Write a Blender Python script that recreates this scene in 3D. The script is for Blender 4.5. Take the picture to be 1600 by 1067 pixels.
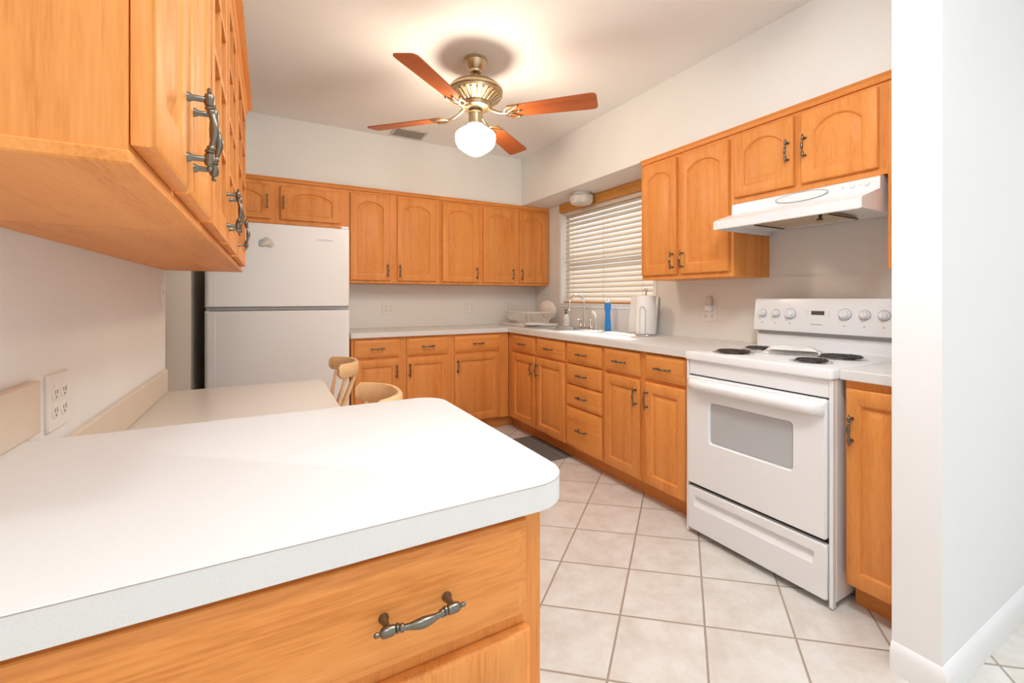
import bpy, bmesh, math, random
from mathutils import Vector, Matrix, noise
for o in list(bpy.data.objects): bpy.data.objects.remove(o)
S = bpy.context.scene
C = S.collection
PI = math.pi
R = math.radians
random.seed(4)

# ------------------------------------------------------------ camera
cam = bpy.data.objects.new('camera', bpy.data.cameras.new('camera')); C.objects.link(cam)
cam.location = (0, 0, 1.1856)
cam.rotation_euler = (PI/2, 0, -0.5046)
cam.data.sensor_width = 36.0
cam.data.lens = 36.0*687.4/1600
cam.data.shift_y = -68.1/1600
cam.data.clip_start = 0.02
S.camera = cam
# ------------------------------------------------------------ view, world, sun
S.view_settings.view_transform = 'Standard'
S.view_settings.look = 'None'
S.view_settings.gamma = 1
S.view_settings.use_curve_mapping = False
S.view_settings.exposure = 0.95
W = bpy.data.worlds.new('world'); S.world = W; W.use_nodes = True
W.node_tree.nodes['Background'].inputs[0].default_value = (0.93, 0.97, 1.0, 1)
W.node_tree.nodes['Background'].inputs[1].default_value = 0.60
GLOBE_STRENGTH = 29.0
FILL_STRENGTH = 29.0

sun = bpy.data.objects.new('sun', bpy.data.lights.new('sun', 'SUN')); C.objects.link(sun)
sun.data.energy = 4.5; sun.data.angle = R(4); sun.data.color = (1.0, 0.97, 0.92)
sun.rotation_euler = Vector((-0.50, -0.30, -0.82)).to_track_quat('-Z', 'Y').to_euler()
sun.location = (6, 5, 6)

# ------------------------------------------------------------ materials
def mat(name, col, rough=0.5, metal=0.0, spec=0.5, **kw):
    m = bpy.data.materials.new(name); m.use_nodes = True
    b = m.node_tree.nodes['Principled BSDF']
    b.inputs['Base Color'].default_value = (*col, 1)
    b.inputs['Roughness'].default_value = rough
    b.inputs['Metallic'].default_value = metal
    b.inputs['Specular IOR Level'].default_value = spec
    for k, v in kw.items():
        b.inputs[k.replace('_', ' ')].default_value = v
    return m
def nd(m, t, **kw):
    n = m.node_tree.nodes.new(t)
    for k, v in kw.items(): setattr(n, k, v)
    return n
def speckle(m, c1, c2, scale, detail=3.0, lo=0.35, hi=0.65, bump=0.0):
    nt = m.node_tree; b = nt.nodes['Principled BSDF']
    tc = nd(m, 'ShaderNodeTexCoord'); no = nd(m, 'ShaderNodeTexNoise')
    no.inputs['Scale'].default_value = scale; no.inputs['Detail'].default_value = detail
    nt.links.new(tc.outputs['Object'], no.inputs['Vector'])
    rp = nd(m, 'ShaderNodeValToRGB')
    rp.color_ramp.elements[0].position = lo; rp.color_ramp.elements[0].color = (*c1, 1)
    rp.color_ramp.elements[1].position = hi; rp.color_ramp.elements[1].color = (*c2, 1)
    nt.links.new(no.outputs['Fac'], rp.inputs['Fac']); nt.links.new(rp.outputs['Color'], b.inputs['Base Color'])
    if bump:
        bp = nd(m, 'ShaderNodeBump'); bp.inputs['Strength'].default_value = bump; bp.inputs['Distance'].default_value = 0.002
        nt.links.new(no.outputs['Fac'], bp.inputs['Height']); nt.links.new(bp.outputs['Normal'], b.inputs['Normal'])
    return m
def wood(name, axis, dark, mid, light, rough=0.46, spec=0.35):
    m = mat(name, mid, rough, 0, spec); nt = m.node_tree; b = nt.nodes['Principled BSDF']
    tc = nd(m, 'ShaderNodeTexCoord'); oi = nd(m, 'ShaderNodeObjectInfo')
    ad = nd(m, 'ShaderNodeVectorMath', operation='MULTIPLY_ADD')
    nt.links.new(oi.outputs['Random'], ad.inputs[0]); ad.inputs[1].default_value = (7.3, 5.1, 9.7)
    nt.links.new(tc.outputs['Object'], ad.inputs[2])
    mp = nd(m, 'ShaderNodeMapping')
    mp.inputs['Scale'].default_value = {'x': (1.3, 19, 19), 'y': (19, 1.3, 19), 'z': (19, 19, 1.3)}[axis]
    nt.links.new(ad.outputs['Vector'], mp.inputs['Vector'])
    n1 = nd(m, 'ShaderNodeTexNoise'); n1.inputs['Scale'].default_value = 0.8; n1.inputs['Detail'].default_value = 4; n1.inputs['Distortion'].default_value = 0.6
    n2 = nd(m, 'ShaderNodeTexNoise'); n2.inputs['Scale'].default_value = 14.0; n2.inputs['Detail'].default_value = 3
    nt.links.new(mp.outputs['Vector'], n1.inputs['Vector']); nt.links.new(mp.outputs['Vector'], n2.inputs['Vector'])
    mx = nd(m, 'ShaderNodeMath', operation='MULTIPLY_ADD'); mx.inputs[1].default_value = 0.46
    nt.links.new(n2.outputs['Fac'], mx.inputs[0])
    sc = nd(m, 'ShaderNodeMath', operation='MULTIPLY'); sc.inputs[1].default_value = 0.54
    nt.links.new(n1.outputs['Fac'], sc.inputs[0]); nt.links.new(sc.outputs[0], mx.inputs[2])
    rp = nd(m, 'ShaderNodeValToRGB'); e = rp.color_ramp.elements
    e[0].position = 0.33; e[0].color = (*dark, 1); e[1].position = 0.62; e[1].color = (*light, 1)
    k = e.new(0.46); k.color = (*mid, 1)
    nt.links.new(mx.outputs[0], rp.inputs['Fac'])
    # a little tone change from board to board
    hv = nd(m, 'ShaderNodeHueSaturation')
    mr = nd(m, 'ShaderNodeMapRange'); mr.inputs['To Min'].default_value = 0.95; mr.inputs['To Max'].default_value = 1.05
    nt.links.new(oi.outputs['Random'], mr.inputs['Value']); nt.links.new(mr.outputs['Result'], hv.inputs['Value'])
    nt.links.new(rp.outputs['Color'], hv.inputs['Color']); nt.links.new(hv.outputs['Color'], b.inputs['Base Color'])
    return m
WD = ((0.64, 0.215, 0.042), (0.77, 0.288, 0.066), (0.82, 0.335, 0.088))
M_WZ = wood('oak_grain_upright', 'z', *WD)
M_WX = wood('oak_grain_across', 'x', *WD)
M_WY = wood('oak_grain_depth', 'y', *WD)
M_CHAIR = wood('pale_birch', 'y', (0.82, 0.47, 0.20), (0.90, 0.56, 0.28), (0.92, 0.63, 0.36), 0.4)
M_BLADE = wood('blade_cherry', 'x', (0.34, 0.075, 0.020), (0.42, 0.105, 0.028), (0.48, 0.13, 0.036), 0.4, 0.3)
M_SLATWOOD = wood('valance_oak', 'y', (0.36, 0.15, 0.03), (0.55, 0.25, 0.055), (0.62, 0.30, 0.08))
M_WALL = speckle(mat('kitchen_paint', (0.78, 0.73, 0.66), 0.6, 0, 0.3), (0.805, 0.79, 0.755), (0.825, 0.81, 0.775), 3, bump=0.0)
M_WHITEWALL = mat('white_paint', (0.86, 0.86, 0.855), 0.55, 0, 0.3)
M_CEIL = mat('ceiling_paint', (0.87, 0.855, 0.83), 0.8, 0, 0.2)
M_TRIM = mat('white_trim', (0.87, 0.87, 0.865), 0.35)
M_SPLASH = speckle(mat('laminate_splash', (0.74, 0.68, 0.60), 0.35), (0.80, 0.765, 0.71), (0.815, 0.78, 0.725), 60)
M_LAM = speckle(mat('laminate_top', (0.80, 0.78, 0.74), 0.38), (0.755, 0.745, 0.72), (0.785, 0.775, 0.75), 420)
M_SEAM = mat('laminate_seam', (0.46, 0.38, 0.33), 0.6)
M_STAND = speckle(mat('laminate_stand', (0.70, 0.58, 0.45), 0.35), (0.69, 0.575, 0.445), (0.71, 0.595, 0.465), 200)
M_DESK = speckle(mat('laminate_desk', (0.78, 0.72, 0.64), 0.3), (0.77, 0.71, 0.63), (0.79, 0.73, 0.65), 420)
M_WHITE = mat('white_enamel', (0.87, 0.87, 0.875), 0.22, 0, 0.5)
M_ALMOND = mat('almond_enamel', (0.88, 0.865, 0.845), 0.35, 0, 0.5)
M_GREY = mat('grey_plastic', (0.42, 0.41, 0.40), 0.5)
M_VENT = mat('vent_enamel', (0.56, 0.51, 0.44), 0.5)
M_DARK = mat('dark_gap', (0.02, 0.02, 0.02), 0.6)
M_SLOT = mat('socket_slot', (0.25, 0.22, 0.19), 0.6)
M_PLATE = mat('plate_plastic', (0.82, 0.78, 0.72), 0.35)
M_STEEL = mat('brushed_steel', (0.72, 0.71, 0.69), 0.28, 1.0)
M_CHROME = mat('chrome', (0.80, 0.79, 0.78), 0.12, 1.0)
M_BRONZE = mat('aged_pewter', (0.20, 0.18, 0.145), 0.30, 1.0)
M_BRASS = speckle(mat('antique_brass', (0.50, 0.40, 0.25), 0.32, 1.0), (0.46, 0.36, 0.22), (0.56, 0.45, 0.29), 8)
M_DKBRASS = mat('dark_bronze', (0.10, 0.085, 0.06), 0.4, 1.0)
M_COIL = mat('burner_coil', (0.035, 0.03, 0.03), 0.45)
M_OVENGLASS = mat('oven_glass', (0.50, 0.51, 0.52), 0.12, 0, 0.6)
M_DISPLAY = mat('display', (0.09, 0.085, 0.075), 0.2)
M_SLAT = mat('blind_slat', (0.74, 0.67, 0.57), 0.45)
M_CORD = mat('blind_cord', (0.62, 0.56, 0.48), 0.8)
M_CLOTH = speckle(mat('towel_cloth', (0.82, 0.80, 0.76), 0.9), (0.79, 0.76, 0.71), (0.85, 0.83, 0.80), 40)
M_PAPER = mat('paper', (0.87, 0.865, 0.855), 0.9)
M_BLUE = mat('blue_soap', (0.04, 0.32, 0.85), 0.08, 0, 0.6, Transmission_Weight=0.35, IOR=1.4)
M_SOAP = mat('pearl_soap', (0.78, 0.78, 0.76), 0.15)
M_BLACK = mat('black_plastic', (0.015, 0.015, 0.015), 0.35)
M_RACK = mat('rack_plastic', (0.80, 0.74, 0.66), 0.45)
M_DISH = mat('dish_glaze', (0.80, 0.68, 0.60), 0.2)
M_MAT = speckle(mat('rug_fabric', (0.16, 0.145, 0.13), 0.95), (0.125, 0.112, 0.10), (0.20, 0.18, 0.16), 250, bump=0.4)
M_MATLINE = mat('rug_line', (0.32, 0.30, 0.27), 0.95)
M_FILTER = speckle(mat('grease_filter', (0.60, 0.48, 0.33), 0.4, 0.5), (0.50, 0.39, 0.26), (0.68, 0.56, 0.40), 220)
M_MAGNET = speckle(mat('magnet_clay', (0.62, 0.58, 0.50), 0.6), (0.42, 0.46, 0.50), (0.75, 0.66, 0.50), 30)
M_GLASS = bpy.data.materials.new('window_glass'); M_GLASS.use_nodes = True
_nt = M_GLASS.node_tree; _nt.nodes.remove(_nt.nodes['Principled BSDF'])
_t = _nt.nodes.new('ShaderNodeBsdfTransparent'); _g = _nt.nodes.new('ShaderNodeBsdfGlossy'); _g.inputs['Roughness'].default_value = 0.02
_m = _nt.nodes.new('ShaderNodeMixShader'); _m.inputs[0].default_value = 0.06
_nt.links.new(_t.outputs[0], _m.inputs[1]); _nt.links.new(_g.outputs[0], _m.inputs[2]); _nt.links.new(_m.outputs[0], _nt.nodes['Material Output'].inputs[0])
M_FROST = mat('ribbed_glass', (0.86, 0.82, 0.77), 0.18, 0, 0.5, Transmission_Weight=0.25)
M_GLOBE = bpy.data.materials.new('lit_opal_glass'); M_GLOBE.use_nodes = True
_b = M_GLOBE.node_tree.nodes['Principled BSDF']; _b.inputs['Base Color'].default_value = (0.9, 0.88, 0.84, 1)
_b.inputs['Emission Color'].default_value = (1.0, 0.86, 0.68, 1); _b.inputs['Emission Strength'].default_value = GLOBE_STRENGTH

M_FILL = M_GLOBE.copy(); M_FILL.name = 'fill_lamp_glow'  # cool glow of the added fill lamps
_b = M_FILL.node_tree.nodes['Principled BSDF']; _b.inputs['Emission Color'].default_value = (0.82, 0.92, 1.0, 1); _b.inputs['Emission Strength'].default_value = FILL_STRENGTH

def floor_mat():
    m = mat('floor_tile', (0.78, 0.73, 0.66), 0.30, 0, 0.5); nt = m.node_tree; b = nt.nodes['Principled BSDF']
    g = nd(m, 'ShaderNodeNewGeometry')
    e1, e2, p0 = (0.2285, -0.1905), (0.2300, 0.1925), (1.379, 1.437)
    det = e1[0]*e2[1]-e2[0]*e1[1]
    rows = ((e2[1]/det, -e2[0]/det), (-e1[1]/det, e1[0]/det))
    ds, cells = [], []
    for r in rows:
        d = nd(m, 'ShaderNodeVectorMath', operation='DOT_PRODUCT'); d.inputs[1].default_value = (r[0], r[1], 0)
        nt.links.new(g.outputs['Position'], d.inputs[0])
        a = nd(m, 'ShaderNodeMath', operation='ADD'); a.inputs[1].default_value = 50-(r[0]*p0[0]+r[1]*p0[1])
        nt.links.new(d.outputs['Value'], a.inputs[0])
        f = nd(m, 'ShaderNodeMath', operation='FRACT'); nt.links.new(a.outputs[0], f.inputs[0])
        fl = nd(m, 'ShaderNodeMath', operation='FLOOR'); nt.links.new(a.outputs[0], fl.inputs[0]); cells.append(fl)
        i = nd(m, 'ShaderNodeMath', operation='SUBTRACT'); i.inputs[0].default_value = 1; nt.links.new(f.outputs[0], i.inputs[1])
        mn = nd(m, 'ShaderNodeMath', operation='MINIMUM'); nt.links.new(f.outputs[0], mn.inputs[0]); nt.links.new(i.outputs[0], mn.inputs[1])
        ds.append(mn)
    mn = nd(m, 'ShaderNodeMath', operation='MINIMUM'); nt.links.new(ds[0].outputs[0], mn.inputs[0]); nt.links.new(ds[1].outputs[0], mn.inputs[1])
    mr = nd(m, 'ShaderNodeMapRange'); mr.inputs['From Min'].default_value = 0.009; mr.inputs['From Max'].default_value = 0.016
    nt.links.new(mn.outputs[0], mr.inputs['Value'])
    cv = nd(m, 'ShaderNodeCombineXYZ'); nt.links.new(cells[0].outputs[0], cv.inputs[0]); nt.links.new(cells[1].outputs[0], cv.inputs[1])
    wn = nd(m, 'ShaderNodeTexWhiteNoise'); nt.links.new(cv.outputs[0], wn.inputs['Vector'])
    ad = nd(m, 'ShaderNodeVectorMath', operation='MULTIPLY_ADD'); ad.inputs[1].default_value = (9, 9, 9)
    nt.links.new(wn.outputs['Color'], ad.inputs[0]); nt.links.new(g.outputs['Position'], ad.inputs[2])
    n = nd(m, 'ShaderNodeTexNoise'); n.inputs['Scale'].default_value = 9; n.inputs['Detail'].default_value = 8; n.inputs['Roughness'].default_value = 0.65
    nt.links.new(ad.outputs['Vector'], n.inputs['Vector'])
    rp = nd(m, 'ShaderNodeValToRGB'); e = rp.color_ramp.elements
    e[0].position = 0.33; e[0].color = (0.67, 0.61, 0.54, 1); e[1].position = 0.62; e[1].color = (0.79, 0.76, 0.71, 1)
    nt.links.new(n.outputs['Fac'], rp.inputs['Fac'])
    mx = nd(m, 'ShaderNodeMix', data_type='RGBA'); mx.inputs['A'].default_value = (0.40, 0.32, 0.25, 1)
    nt.links.new(mr.outputs['Result'], mx.inputs['Factor']); nt.links.new(rp.outputs['Color'], mx.inputs['B'])
    nt.links.new(mx.outputs['Result'], b.inputs['Base Color'])
    bp = nd(m, 'ShaderNodeBump'); bp.inputs['Strength'].default_value = 0.35; bp.inputs['Distance'].default_value = 0.003
    sm = nd(m, 'ShaderNodeMath', operation='MULTIPLY_ADD'); sm.inputs[1].default_value = 0.25
    nt.links.new(n.outputs['Fac'], sm.inputs[0]); nt.links.new(mr.outputs['Result'], sm.inputs[2])
    nt.links.new(sm.outputs[0], bp.inputs['Height']); nt.links.new(bp.outputs['Normal'], b.inputs['Normal'])
    return m
M_FLOOR = floor_mat()

# ------------------------------------------------------------ mesh helpers
def nb(): return bmesh.new()
def box(bm, x0, x1, y0, y1, z0, z1, bev=0.0, seg=1):
    v = [bm.verts.new(p) for p in ((x0,y0,z0),(x1,y0,z0),(x1,y1,z0),(x0,y1,z0),(x0,y0,z1),(x1,y0,z1),(x1,y1,z1),(x0,y1,z1))]
    fs = [bm.faces.new([v[i] for i in q]) for q in ((0,3,2,1),(4,5,6,7),(0,1,5,4),(1,2,6,5),(2,3,7,6),(3,0,4,7))]
    if bev:
        es = list({e for f in fs for e in f.edges})
        bmesh.ops.bevel(bm, geom=es, offset=bev, segments=seg, affect='EDGES', profile=0.5)
def loft(bm, loops, cap0=True, cap1=True, closed=True):
    vs = [[bm.verts.new(p) for p in L] for L in loops]
    for a, b in zip(vs, vs[1:]):
        n = len(a)
        for i in range(n if closed else n-1):
            j = (i+1) % n
            try: bm.faces.new((a[i], a[j], b[j], b[i]))
            except ValueError: pass
    if cap0: bm.faces.new(list(reversed(vs[0])))
    if cap1: bm.faces.new(vs[-1])
def lathe(bm, prof, c=(0,0,0), seg=28, ax='z', cap=True):
    loops = []
    for r, h in prof:
        L = []
        for i in range(seg):
            a = 2*PI*i/seg
            u, w = r*math.cos(a), r*math.sin(a)
            p = {'z': (u, w, h), 'y': (u, h, w), 'x': (h, u, w)}[ax]
            L.append((c[0]+p[0], c[1]+p[1], c[2]+p[2]))
        loops.append(L)
    loft(bm, loops, cap, cap)
def tube(bm, pts, r, seg=10, cap=True, sx=1.0):
    pts = [Vector(p) for p in pts]; n = len(pts)
    rr = r if isinstance(r, (list, tuple)) else [r]*n
    loops = []; up = None
    for i, p in enumerate(pts):
        t = (pts[min(i+1, n-1)]-pts[max(i-1, 0)]).normalized()
        if up is None:
            up = Vector((0,0,1)) if abs(t.z) < 0.9 else Vector((1,0,0))
        s = t.cross(up).normalized(); up = s.cross(t).normalized()
        loops.append([p + s*(rr[i]*sx*math.cos(2*PI*k/seg)) + up*(rr[i]*math.sin(2*PI*k/seg)) for k in range(seg)])
    loft(bm, loops, cap, cap)
def grid_plate(bm, xs, ys, keep, z0, z1, axis='z'):
    """rectangles of a grid kept by keep(cx,cy), as one closed slab; axis = thickness direction"""
    P = {'z': lambda u, v, w: (u, v, w), 'y': lambda u, v, w: (u, w, v), 'x': lambda u, v, w: (w, u, v)}[axis]
    vt = {}
    def V(i, j, k):
        if (i, j, k) not in vt: vt[(i, j, k)] = bm.verts.new(P(xs[i], ys[j], (z0, z1)[k]))
        return vt[(i, j, k)]
    K = {(i, j) for i in range(len(xs)-1) for j in range(len(ys)-1) if keep((xs[i]+xs[i+1])/2, (ys[j]+ys[j+1])/2)}
    for i, j in K:
        bm.faces.new((V(i,j,1), V(i+1,j,1), V(i+1,j+1,1), V(i,j+1,1)))
        bm.faces.new((V(i,j,0), V(i,j+1,0), V(i+1,j+1,0), V(i+1,j,0)))
        for di, dj, a, b in ((-1,0,(i,j+1),(i,j)), (1,0,(i+1,j),(i+1,j+1)), (0,-1,(i,j),(i+1,j)), (0,1,(i+1,j+1),(i,j+1))):
            if (i+di, j+dj) not in K:
                bm.faces.new((V(*a,0), V(*b,0), V(*b,1), V(*a,1)))
def rrect(x0, x1, y0, y1, r, n=6, corners=(1,1,1,1)):
    out = []
    for (cx, cy, a0, on) in ((x0+r,y0+r,180,corners[0]), (x1-r,y0+r,270,corners[1]), (x1-r,y1-r,0,corners[2]), (x0+r,y1-r,90,corners[3])):
        if on:
            for i in range(n+1):
                a = R(a0+90*i/n); out.append((cx+r*math.cos(a), cy+r*math.sin(a)))
        else:
            out.append((cx+(-r if a0 in (180, 90) else r), cy+(-r if a0 in (180, 270) else r)))
    return out
def slab(bm, pts, z0, z1, bev=0.004):
    """vertical extrusion of an outline with small rounded arrises"""
    cx = sum(p[0] for p in pts)/len(pts); cy = sum(p[1] for p in pts)/len(pts)
    x0 = min(p[0] for p in pts); x1 = max(p[0] for p in pts); y0 = min(p[1] for p in pts); y1 = max(p[1] for p in pts)
    def ins(d, z):
        sx = 1-2*d/(x1-x0); sy = 1-2*d/(y1-y0); mx, my = (x0+x1)/2, (y0+y1)/2
        return [(mx+(p[0]-mx)*sx, my+(p[1]-my)*sy, z) for p in pts]
    loft(bm, [ins(bev, z0), ins(0, z0+bev), ins(0, z1-bev), ins(bev*0.4, z1-bev*0.3), ins(bev, z1)])
def mesh_of(bm, name, m, smooth=35):
    bmesh.ops.recalc_face_normals(bm, faces=bm.faces)
    me = bpy.data.meshes.new(name); bm.to_mesh(me); bm.free()
    for mm in (m if isinstance(m, (list, tuple)) else [m]): me.materials.append(mm)
    if smooth:
        me.shade_smooth()
        me.set_sharp_from_angle(angle=R(smooth))
    return me
def obj(name, bm, m, parent=None, loc=(0,0,0), rot=(0,0,0), smooth=35, label=None):
    me = bm if isinstance(bm, bpy.types.Mesh) else mesh_of(bm, name, m, smooth)
    o = bpy.data.objects.new(name, me); C.objects.link(o)
    o.location = loc; o.rotation_euler = rot
    if parent: o.parent = parent
    if label: o['label'] = label
    return o
def tag(o, label, cat, group=None):
    o['label'] = label; o['category'] = cat
    if group: o['group'] = group
    return o
def thing(name, label, cat, loc=(0,0,0), rotz=0.0, group=None):
    o = bpy.data.objects.new(name, None); C.objects.link(o); o.empty_display_size = 0.05
    o.location = loc; o.rotation_euler = (0, 0, rotz)
    return tag(o, label, cat, group)
def struct(name, bm, m, smooth=35):
    o = obj(name, bm, m, smooth=smooth); o['kind'] = 'structure'; return o
def sbox(name, m, *a, bev=0.0):
    bm = nb(); box(bm, *a, bev=bev); return struct(name, bm, m)

# ------------------------------------------------------------ key planes
XL, XR, YB = -0.42, 2.57, 4.12        # left wall, right wall, back wall faces
ZC, ZS = 2.585, 2.117                 # ceiling, soffit underside
ZT, ZK = 0.914, 0.876                 # worktop top / underside
ZU = 1.312                            # underside of wall cabinets
YP0, YP1, XP = 0.525, 0.645, 1.745    # wall stub beside the opening

# ------------------------------------------------------------ room shell
sbox('floor', M_FLOOR, -2.6, 4.6, -3.2, 4.3, -0.06, 0.0)
sbox('ceiling', M_CEIL, -2.6, XR+0.14, -1.3, 4.3, ZC, ZC+0.08)
sbox('wall_left', M_WALL, XL-0.12, XL, -1.3, 2.555, 0, ZC)
sbox('wall_back', M_WALL, -2.6, XR+0.15, YB, YB+0.12, 0, ZC)
sbox('wall_alcove', mat('alcove_lit_paint', (0.90, 0.81, 0.70), 0.5, 0, 0.3), -1.6, -0.425, 3.34, YB, 0, ZC)  # paint lightened and warmed to stand in for warm light on this wall
sbox('wall_hall', M_WALL, -1.72, -1.6, 1.0, YB, 0, ZC)
sbox('wall_hall_end', M_WALL, -1.6, XL-0.12, 1.0, 1.1, 0, ZC)
sbox('wall_front', M_WHITEWALL, XP, 2.585, YP0, YP1, 0, ZC)
sbox('wall_side', M_WHITEWALL, 2.585, 2.70, -1.3, YP1, 0, ZC)
WY0, WY1, WZ0, WZ1 = 2.41, 3.62, 1.122, 2.04
bm = nb()
grid_plate(bm, [YP1, WY0, WY1, YB], [0, WZ0, WZ1, ZC], lambda a, b: not (WY0 < a < WY1 and WZ0 < b < WZ1), XR, XR+0.14, 'x')
struct('wall_right', bm, M_WALL)
bm = nb(); box(bm, 2.238, XR, YP1, YB, ZS, ZC); box(bm, -1.6, 2.238, 3.852, YB, ZS, ZC)
struct('trim_1', bm, M_WALL)      # dropped soffit round the kitchen
# baseboards
def baseboard(name, pts, side):
    bm = nb(); prof = [(0, 0), (0.016, 0), (0.016, 0.055), (0.014, 0.072), (0.007, 0.086), (0, 0.092)]
    pts = [Vector(p) for p in pts]; loops = []
    for i, p in enumerate(pts):
        d0 = (p-pts[i-1]).normalized() if i else None
        d1 = (pts[i+1]-p).normalized() if i < len(pts)-1 else None
        ns = [Vector((d.y, -d.x))*side for d in (d0, d1) if d is not None]
        n = sum(ns, Vector((0, 0)))
        n = n/(n.length**2)*len(ns) if len(ns) == 2 else n
        if len(ns) == 2: n = (ns[0]+ns[1])
        loops.append([(p.x+n.x*w, p.y+n.y*w, h) for w, h in prof])
    loft(bm, loops); return struct(name, bm, M_TRIM, 50)
baseboard('baseboard_front', [(XP, YP1), (XP, YP0), (2.585, YP0)], 1)

# two added, unseen fill lamps on the ceiling, brightening peninsula and kitchen
for nm, lx, ly, q in (('larger round unseen fill lamp added above the gap between peninsula and stove', 0.95, 0.50, 1.0), ('smaller round unseen fill lamp added above the front of the peninsula', 0.12, -0.20, 0.54)):
    t = thing('added_fill_lamp', nm, 'ceiling light', (lx, ly, ZC))
    bm = nb(); lathe(bm, [(0.24*q,-0.0005),(0.24*q,-0.03),(0.22*q,-0.03)], (0,0,0), 40); obj('rim', bm, M_TRIM, t)
    bm = nb(); lathe(bm, [(0.22*q,-0.031),(0.20*q,-0.055),(0.14*q,-0.080),(0.06*q,-0.092),(0.003*q,-0.094)], (0,0,0), 40); obj('diffuser', bm, M_FILL, t)

# window in the right wall
w = thing('window_1', None or 'window', 'window'); 
for k in ('label', 'category'): del w[k]
w['kind'] = 'structure'
bm = nb()
grid_plate(bm, [WY0, WY0+0.035, (WY0+WY1)/2-0.015, (WY0+WY1)/2+0.015, WY1-0.035, WY1], [WZ0, WZ0+0.035, 1.56, 1.59, WZ1-0.035, WZ1],
           lambda a, b: a < WY0+0.035 or a > WY1-0.035 or b < WZ0+0.035 or b > WZ1-0.035 or 1.56 < b < 1.59, XR+0.07, XR+0.10, 'x')
obj('window_frame', bm, M_TRIM, w)
bm = nb(); box(bm, XR+0.083, XR+0.087, WY0+0.02, WY1-0.02, WZ0+0.02, WZ1-0.02); obj('window_pane', bm, M_GLASS, w)
bm = nb()
grid_plate(bm, [WY0-0.03, WY0, WY1, WY1+0.03], [WZ0-0.03, WZ0, WZ1, WZ1+0.02], lambda a, b: not (WY0 < a < WY1 and WZ0 < b < WZ1), XR-0.012, XR, 'x')
box(bm, XR-0.020, XR+0.069, WY0+0.001, WY1-0.001, WZ0+0.0005, WZ0+0.010, 0.002)
obj('window_casing', bm, M_TRIM, w)

# laminate backsplashes
bm = nb(); box(bm, 0.56, XR-0.005, YB-0.005, YB, ZT, ZU-0.004); struct('trim_2', bm, M_SPLASH)
bm = nb()
grid_plate(bm, [YP1, WY0-0.03, WY1+0.03, YB-0.006], [ZT, WZ0-0.032, ZU-0.004], lambda a, b: b < WZ0-0.03 or not (WY0-0.03 < a < WY1+0.03), XR-0.005, XR, 'x')
struct('trim_3', bm, M_SPLASH)

# ------------------------------------------------------------ cabinets
HL = {}
def handle_mesh():
    if 'h' in HL: return HL['h']
    bm = nb()
    prof = [(-0.058,0.0012),(-0.056,0.0030),(-0.0525,0.0030),(-0.051,0.0022),(-0.049,0.0050),(-0.046,0.0062),(-0.040,0.0064),(-0.034,0.0058),(-0.0325,0.0042),
            (-0.031,0.0056),(-0.029,0.0056),(-0.0275,0.0040),(-0.0255,0.0052),(-0.0238,0.0050),(-0.022,0.0034),(-0.015,0.0042),(-0.007,0.0058),(0.0,0.0064)]
    prof = prof + [(-z, r) for z, r in reversed(prof[:-1])]
    tube(bm, [(0, -0.025-0.006*max(0, 1-(z/0.03)**2), z) for z, r in prof], [r for z, r in prof], 12)
    for s in (-0.041, 0.041):
        lathe(bm, [(0.0065, 0), (0.0062, -0.003), (0.0042, -0.006), (0.0040, -0.024)], (0, 0, s), 12, 'y')
    HL['h'] = mesh_of(bm, 'handle', M_BRONZE, 40)
    return HL['h']
def add_handle(parent, u, v, horiz):
    return obj('handle', handle_mesh(), None, parent, (u, -0.0195, v), (0, PI/2, 0) if horiz else (0, 0, 0))
def door_loops(Wd, Hd, rise, st, rail, top, n=14):
    """outer loop and the matching arched inner loop at a given inset"""
    def inner(d, y):
        x0, x1, z0 = st+d, Wd-st-d, rail+d
        zt = Hd-top-d; zs = zt-rise
        pts = [(x0, y, z0), (x1, y, z0)]
        hw = (x1-x0)/2; cx = Wd/2
        sh = hw*0.10 if rise else 0
        for i in range(n+1):
            a = i/n; x = x1-(x1-x0)*a
            t = abs(x-cx)/hw
            z = zs + rise*math.sqrt(max(0, 1-(t/1.04)**2))*1.0 if rise else zt
            if rise: z = zs + rise*(1-t**2.3)
            pts.append((x, y, z))
        return pts
    def outer(d, y):
        x0, x1, z0, z1 = d, Wd-d, d, Hd-d
        pts = [(x0, y, z0), (x1, y, z0)]
        for i in range(n+1): pts.append((x1-(x1-x0)*i/n, y, z1))
        return pts
    return inner, outer
def door_bm(Wd, Hd, rise=0.0, st=0.05, rail=0.055, top=0.055):
    inner, outer = door_loops(Wd, Hd, rise, st, rail, top)
    bm = nb(); T = 0.0195; q = min(1, (Wd-2*st)/0.10)
    loft(bm, [outer(0, 0), outer(0, -T+0.006), outer(0.0025, -T+0.002), outer(0.007, -T), inner(0, -T), inner(0.003, -T+0.0015), inner(0.006*q, -T+0.005), inner(0.009*q, -T+0.011), inner(0.016*q, -T+0.011),
              inner(0.036*q, -T+0.0020), inner(0.040*q, -T+0.0010)])
    return bm
def drawer_bm(Wd, Hd):
    _, outer = door_loops(Wd, Hd, 0, 0.05, 0.05, 0.05, 6)
    bm = nb()
    loft(bm, [outer(0, 0), outer(0, -0.011), outer(0.0015, -0.013), outer(0.008, -0.0140), outer(0.013, -0.0165), outer(0.018, -0.0190), outer(0.021, -0.0195)])
    return bm
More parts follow.
